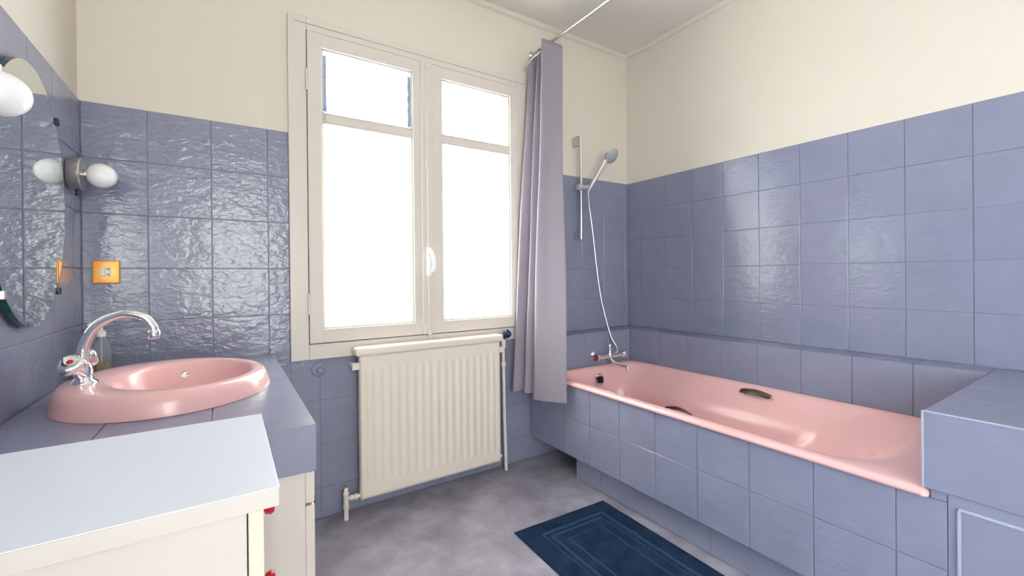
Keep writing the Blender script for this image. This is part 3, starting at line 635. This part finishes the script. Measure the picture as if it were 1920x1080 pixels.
# basin tap
tx, ty, tz = -2.700, -0.598, ZV+0.058
tap = thing('basin_tap', 'chrome two-handle tap with swan neck spout on the pink washbasin', 'tap', (tx, ty, tz))
t_ = B((tx, ty, tz)); t_.lathe([(0.030, -0.002), (0.029, 0.004), (0.021, 0.010), (0.018, 0.020), (0.020, 0.034), (0.017, 0.048), (0.012, 0.056), (0.0, 0.058)], (tx, ty, tz), n=24)
for s in (-1, 1):
    t_.tube([(tx, ty, tz+0.016), (tx-0.003, ty + s*0.022, tz+0.030), (tx-0.006, ty + s*0.040, tz+0.042)], [0.013, 0.0125, 0.011], 14)
t_.put('body', 'chrome', tap, True, 50)
for s, cm, adir in ((-1, 'red_plastic', (-0.10, -0.72, 0.66)), (1, 'blue_plastic', (0.06, 0.72, 0.66))):
    c = Vector((tx-0.006, ty + s*0.038, tz+0.040)); ad = Vector(adir).normalized()
    k = B(c); q = ad.to_track_quat('Z', 'Y'); rings = []
    for r, h in ((0.010, 0), (0.012, 0.006), (0.022, 0.012), (0.0265, 0.020), (0.027, 0.030), (0.023, 0.037), (0.015, 0.039)):
        rings.append([c + q @ Vector((r*(1+0.10*math.cos(3*a))*math.cos(a), r*(1+0.10*math.cos(3*a))*math.sin(a), h)) for a in [2*math.pi*i/24 for i in range(24)]])
    k.loft(rings, True, True); k = k.put('handle', 'chrome', tap, True, 50)
    cc = c + ad*0.0388; B(cc).lathe([(0.0070, 0), (0.006, 0.002), (0, 0.0025)], cc, ad, 14).put('colour_cap', cm, k, True)
s_ = B((tx, ty, tz+0.05)); sp_pts = spline([(tx, ty, tz+0.048), (tx+0.004, ty-0.002, tz+0.10), (tx+0.030, ty-0.008, tz+0.150), (tx+0.080, ty-0.016, tz+0.176), (tx+0.122, ty-0.022, tz+0.166), (tx+0.142, ty-0.026, tz+0.142), (tx+0.146, ty-0.027, tz+0.126)], 7)
s_.tube(sp_pts, [0.0125 - 0.001*min(1, i/20) for i in range(len(sp_pts))], 16); s_ = s_.put('spout', 'chrome', tap, True, 60)
B((tx+0.146, ty-0.027, tz+0.11)).lathe([(0.0125, 0), (0.0140, 0.003), (0.0140, 0.020), (0.0120, 0.023)], (tx+0.1465, ty-0.027, tz+0.106), n=20).put('aerator', 'chrome', s_, True, 40)
# soap dispenser
sx_, sy_ = -2.742, -0.165
soap = thing('soap_dispenser', 'clear pump bottle with a little amber soap behind the basin tap', 'soap bottle', (sx_, sy_, ZV))
B((sx_, sy_, ZV)).lathe([(0.0, 0.002), (0.022, 0.002), (0.024, 0.006), (0.024, 0.085), (0.022, 0.105), (0.014, 0.124), (0.010, 0.130), (0.010, 0.140), (0.0085, 0.140), (0.0085, 0.129), (0.0125, 0.122), (0.0205, 0.104), (0.0225, 0.085), (0.0225, 0.008), (0.0, 0.006)], (sx_, sy_, ZV), n=24, cap=False).put('bottle', 'clear_plastic', soap, True, 50)
B((sx_, sy_, ZV)).lathe([(0.0, 0.009), (0.021, 0.009), (0.0215, 0.012), (0.0215, 0.050), (0, 0.050)], (sx_, sy_, ZV), n=24, cap=False).put('soap', 'soap_liquid', soap, True, 50)
pm = B((sx_, sy_, ZV+0.14)); pm.lathe([(0.0125, 0.134), (0.0125, 0.150), (0.008, 0.154), (0.0045, 0.155), (0.0045, 0.176), (0.010, 0.177), (0.010, 0.184), (0, 0.185)], (sx_, sy_, ZV), n=16); pm.tube([(sx_, sy_, ZV+0.181), (sx_-0.022, sy_-0.012, ZV+0.181), (sx_-0.030, sy_-0.016, ZV+0.173)], 0.0042, 10); pm.tube([(sx_, sy_, ZV+0.134), (sx_, sy_, ZV+0.012)], 0.002, 8)
pm.put('pump', 'white_plastic', soap, True, 40)

# ---------------------------------------------------------------- chest of drawers beside the counter
ch = thing('drawer_chest', 'cream chest of drawers with white top in front of the tiled counter', 'cabinet', (-2.58, -1.31, 0))
B((-2.58, -1.31, 0)).box(XL+0.008, -2.368, -1.486, -1.128, 0.0, 0.7935, 0.0015).put('carcass', 'cream_laminate', ch)
B((-2.58, -1.31, 0.8)).box(XL+0.008, -2.331, -1.4945, -1.123, 0.7945, 0.8185, 0.001).put('top_edge', 'cream_laminate', ch)
B((-2.58, -1.31, 0.82)).box(XL+0.008, -2.3305, -1.495, -1.1225, 0.8187, 0.8205, 0.0006).put('top_laminate', 'white_laminate', ch)
for k in range(6):
    z1 = 0.7935 - k*0.127
    d = B((-2.36, -1.31, z1)); d.box(-2.3665, -2.3485, -1.485, -1.129, z1-0.1255, z1, 0.0015); d = d.put('drawer', 'cream_edge', ch)
    c = Vector((-2.3485, -1.307, z1-0.080)); B(c).lathe([(0.008, 0), (0.006, 0.008), (0.013, 0.013), (0.015, 0.020), (0.012, 0.025), (0, 0.027)], c, (1, 0, 0), 18).put('knob', 'red_plastic', d, True, 40)

# ---------------------------------------------------------------- mirror, lamps, socket
my, mz, mry, mrz = -0.545, 1.312, 0.266, 0.335
mir = thing('oval_mirror', 'oval frameless mirror with clips on the left tiled wall', 'mirror', (-2.80, my, mz))
def eyz(x, k, n=72): return [(x, my + (mry+k)*math.cos(2*math.pi*i/n), mz + (mrz+k)*math.sin(2*math.pi*i/n)) for i in range(n)]
B((-2.80, my, mz)).loft([eyz(-2.812, 0), eyz(-2.806, 0), eyz(-2.8005, 0)], True, False).put('glass_edge', 'mirror_edge', mir)
gl = B((-2.80, my, mz)); gl.loft([eyz(-2.8005, 0), eyz(-2.7995, -0.006)], False, True); gl.put('mirror_face', 'mirror_silver', mir)
for sy in (-1, 1):
    for sz in (-1, 1):
        c = (-2.80, my + sy*0.186, mz + sz*0.239); k = B(c)
        k.box(XL+0.0056, -2.7945, c[1]-0.010+sy*0.006, c[1]+0.010+sy*0.006, c[2]-0.010+sz*0.008, c[2]+0.010+sz*0.008, 0.002)
        k.put('mirror_clip', 'brushed_nickel' if sy < 0 else 'black_plastic', mir)
def lamp(y, label):
    z = 1.449; b0 = XL + 0.0055
    lt = thing('wall_lamp', label, 'lamp', (XL, y, z), 'wall lamps either side of the oval mirror')
    B((b0, y, z)).lathe([(0.052, 0), (0.054, 0.003), (0.054, 0.030), (0.051, 0.0335), (0, 0.034)], (b0, y, z), (1, 0, 0), 40).put('base', 'brushed_nickel', lt, True, 35)
    B((b0, y, z)).lathe([(0.019, 0.034), (0.019, 0.040), (0.012, 0.043), (0.014, 0.052), (0.020, 0.058), (0.020, 0.063)], (b0-0.006, y, z), (1, 0, 0), 24).put('socket', 'brushed_nickel', lt, True, 35)
    n = 18; prof = []
    for i in range(n+1):
        a = math.pi*i/n; h = -math.cos(a); r = math.sin(a)*0.041*(1 - 0.06*h)
        prof.append((max(r, 0), 0.040*h))
    B((-2.74, y, z)).lathe(prof, (-2.738, y, z), (1, 0, 0), 36, False).put('globe', 'opal_glass', lt, True)
    B((b0, y, z-0.05)).lathe([(0.004, 0), (0.005, 0.006), (0.003, 0.010), (0.006, 0.014), (0.004, 0.020), (0, 0.021)], (b0+0.018, y, z-0.053), (0, 0, -1), 10).put('switch', 'black_plastic', lt, True)
lamp(-0.148, 'nickel wall lamp with white oval globe between mirror and window wall')
lamp(-0.935, 'nickel wall lamp with white oval globe on the near side of the mirror')
sk = thing('wall_socket', 'gold toned wall plate with switch and socket beside the mirror wall', 'socket', (-2.754, 0, 1.125))
B((-2.754, 0, 1.125)).box(-2.792, -2.716, -0.0125, -0.0045, 1.083, 1.167, 0.003).put('plate', 'gold_plate', sk)
fr = B((-2.754, -0.012, 1.125))
for a in ((-2.790, -2.718, 1.0845, 1.0885), (-2.790, -2.718, 1.1615, 1.1655), (-2.790, -2.786, 1.0885, 1.1615), (-2.722, -2.718, 1.0885, 1.1615)): fr.box(a[0], a[1], -0.0155, -0.0115, a[2], a[3], 0.001)
fr.put('plate_rim', 'gold_plate', sk)
B((-2.762, -0.012, 1.125)).box(-2.769, -2.7565, -0.0195, -0.012, 1.110, 1.140, 0.002).put('switch_rocker', 'white_plastic', sk)
s2 = B((-2.747, -0.012, 1.125)).box(-2.7535, -2.7415, -0.0170, -0.012, 1.106, 1.144, 0.002).put('socket_insert', 'white_plastic', sk)
ho = B((-2.747, -0.017, 1.125))
for z in (1.115, 1.135): ho.lathe([(0.003, 0.0), (0.003, 0.0004), (0, 0.0005)], (-2.7475, -0.0168, z), (0, -1, 0), 10)
ho.put('socket_holes', 'black_plastic', s2)

# ---------------------------------------------------------------- bath mat
mat_c = Vector((-1.132, -0.985, 0.0))
Mx, My = 0.502, 0.76
def matf(u, v):
    # u: left->right, v: far->near ; slight skew as it lies
    lx = (u-0.5)*Mx; ly = (0.5-v)*My
    d = min(u*Mx, (1-u)*Mx, v*My, (1-v)*My)
    h = 0.010
    for c in (0.085, 0.115): h += 0.0055*math.exp(-((d-c)/0.0055)**2)
    if 0.09 < d < 0.11: h -= 0.003
    if d > 0.115:
        for c in (0.165,): h += 0.003*math.exp(-((d-c)/0.005)**2)
    if d < 0.012: h -= 0.006*(1-d/0.012)
    h += 0.0012*math.sin(lx*31+ly*17)*math.sin(ly*23)
    h += 0.006*math.exp(-((ly-0.115+0.10*lx)/0.010)**2)*(1 if d > 0.05 else d/0.05)*(0.6+0.4*math.sin(lx*15))
    a = -0.040; x = lx*math.cos(a) - ly*math.sin(a)*0.6; y = lx*math.sin(a) + ly
    return (mat_c.x + x, mat_c.y + y, max(h, 0.004))
mt = B(mat_c).grid(matf, 110, 150)
mt.bm.faces.ensure_lookup_table(); mt.bm.faces.index_update()
for f in mt.bm.faces:
    i, j = divmod(f.index, 150); u, v = (i+0.5)/110, (j+0.5)/150
    d = min(u*Mx, (1-u)*Mx, v*My, (1-v)*My)
    if abs(d-0.085) < 0.0042 or abs(d-0.115) < 0.0042 or abs(d-0.165) < 0.003: f.material_index = 1
mto = tag(mt.put('bath_mat', 'towel_navy', None, True), 'dark navy terry bath mat on the floor beside the bathtub', 'bath mat')
sm = mto.modifiers.new('thickness', 'SOLIDIFY'); sm.thickness = 0.004; sm.offset = -1
mto.data.materials.append(MATS['towel_weave'])
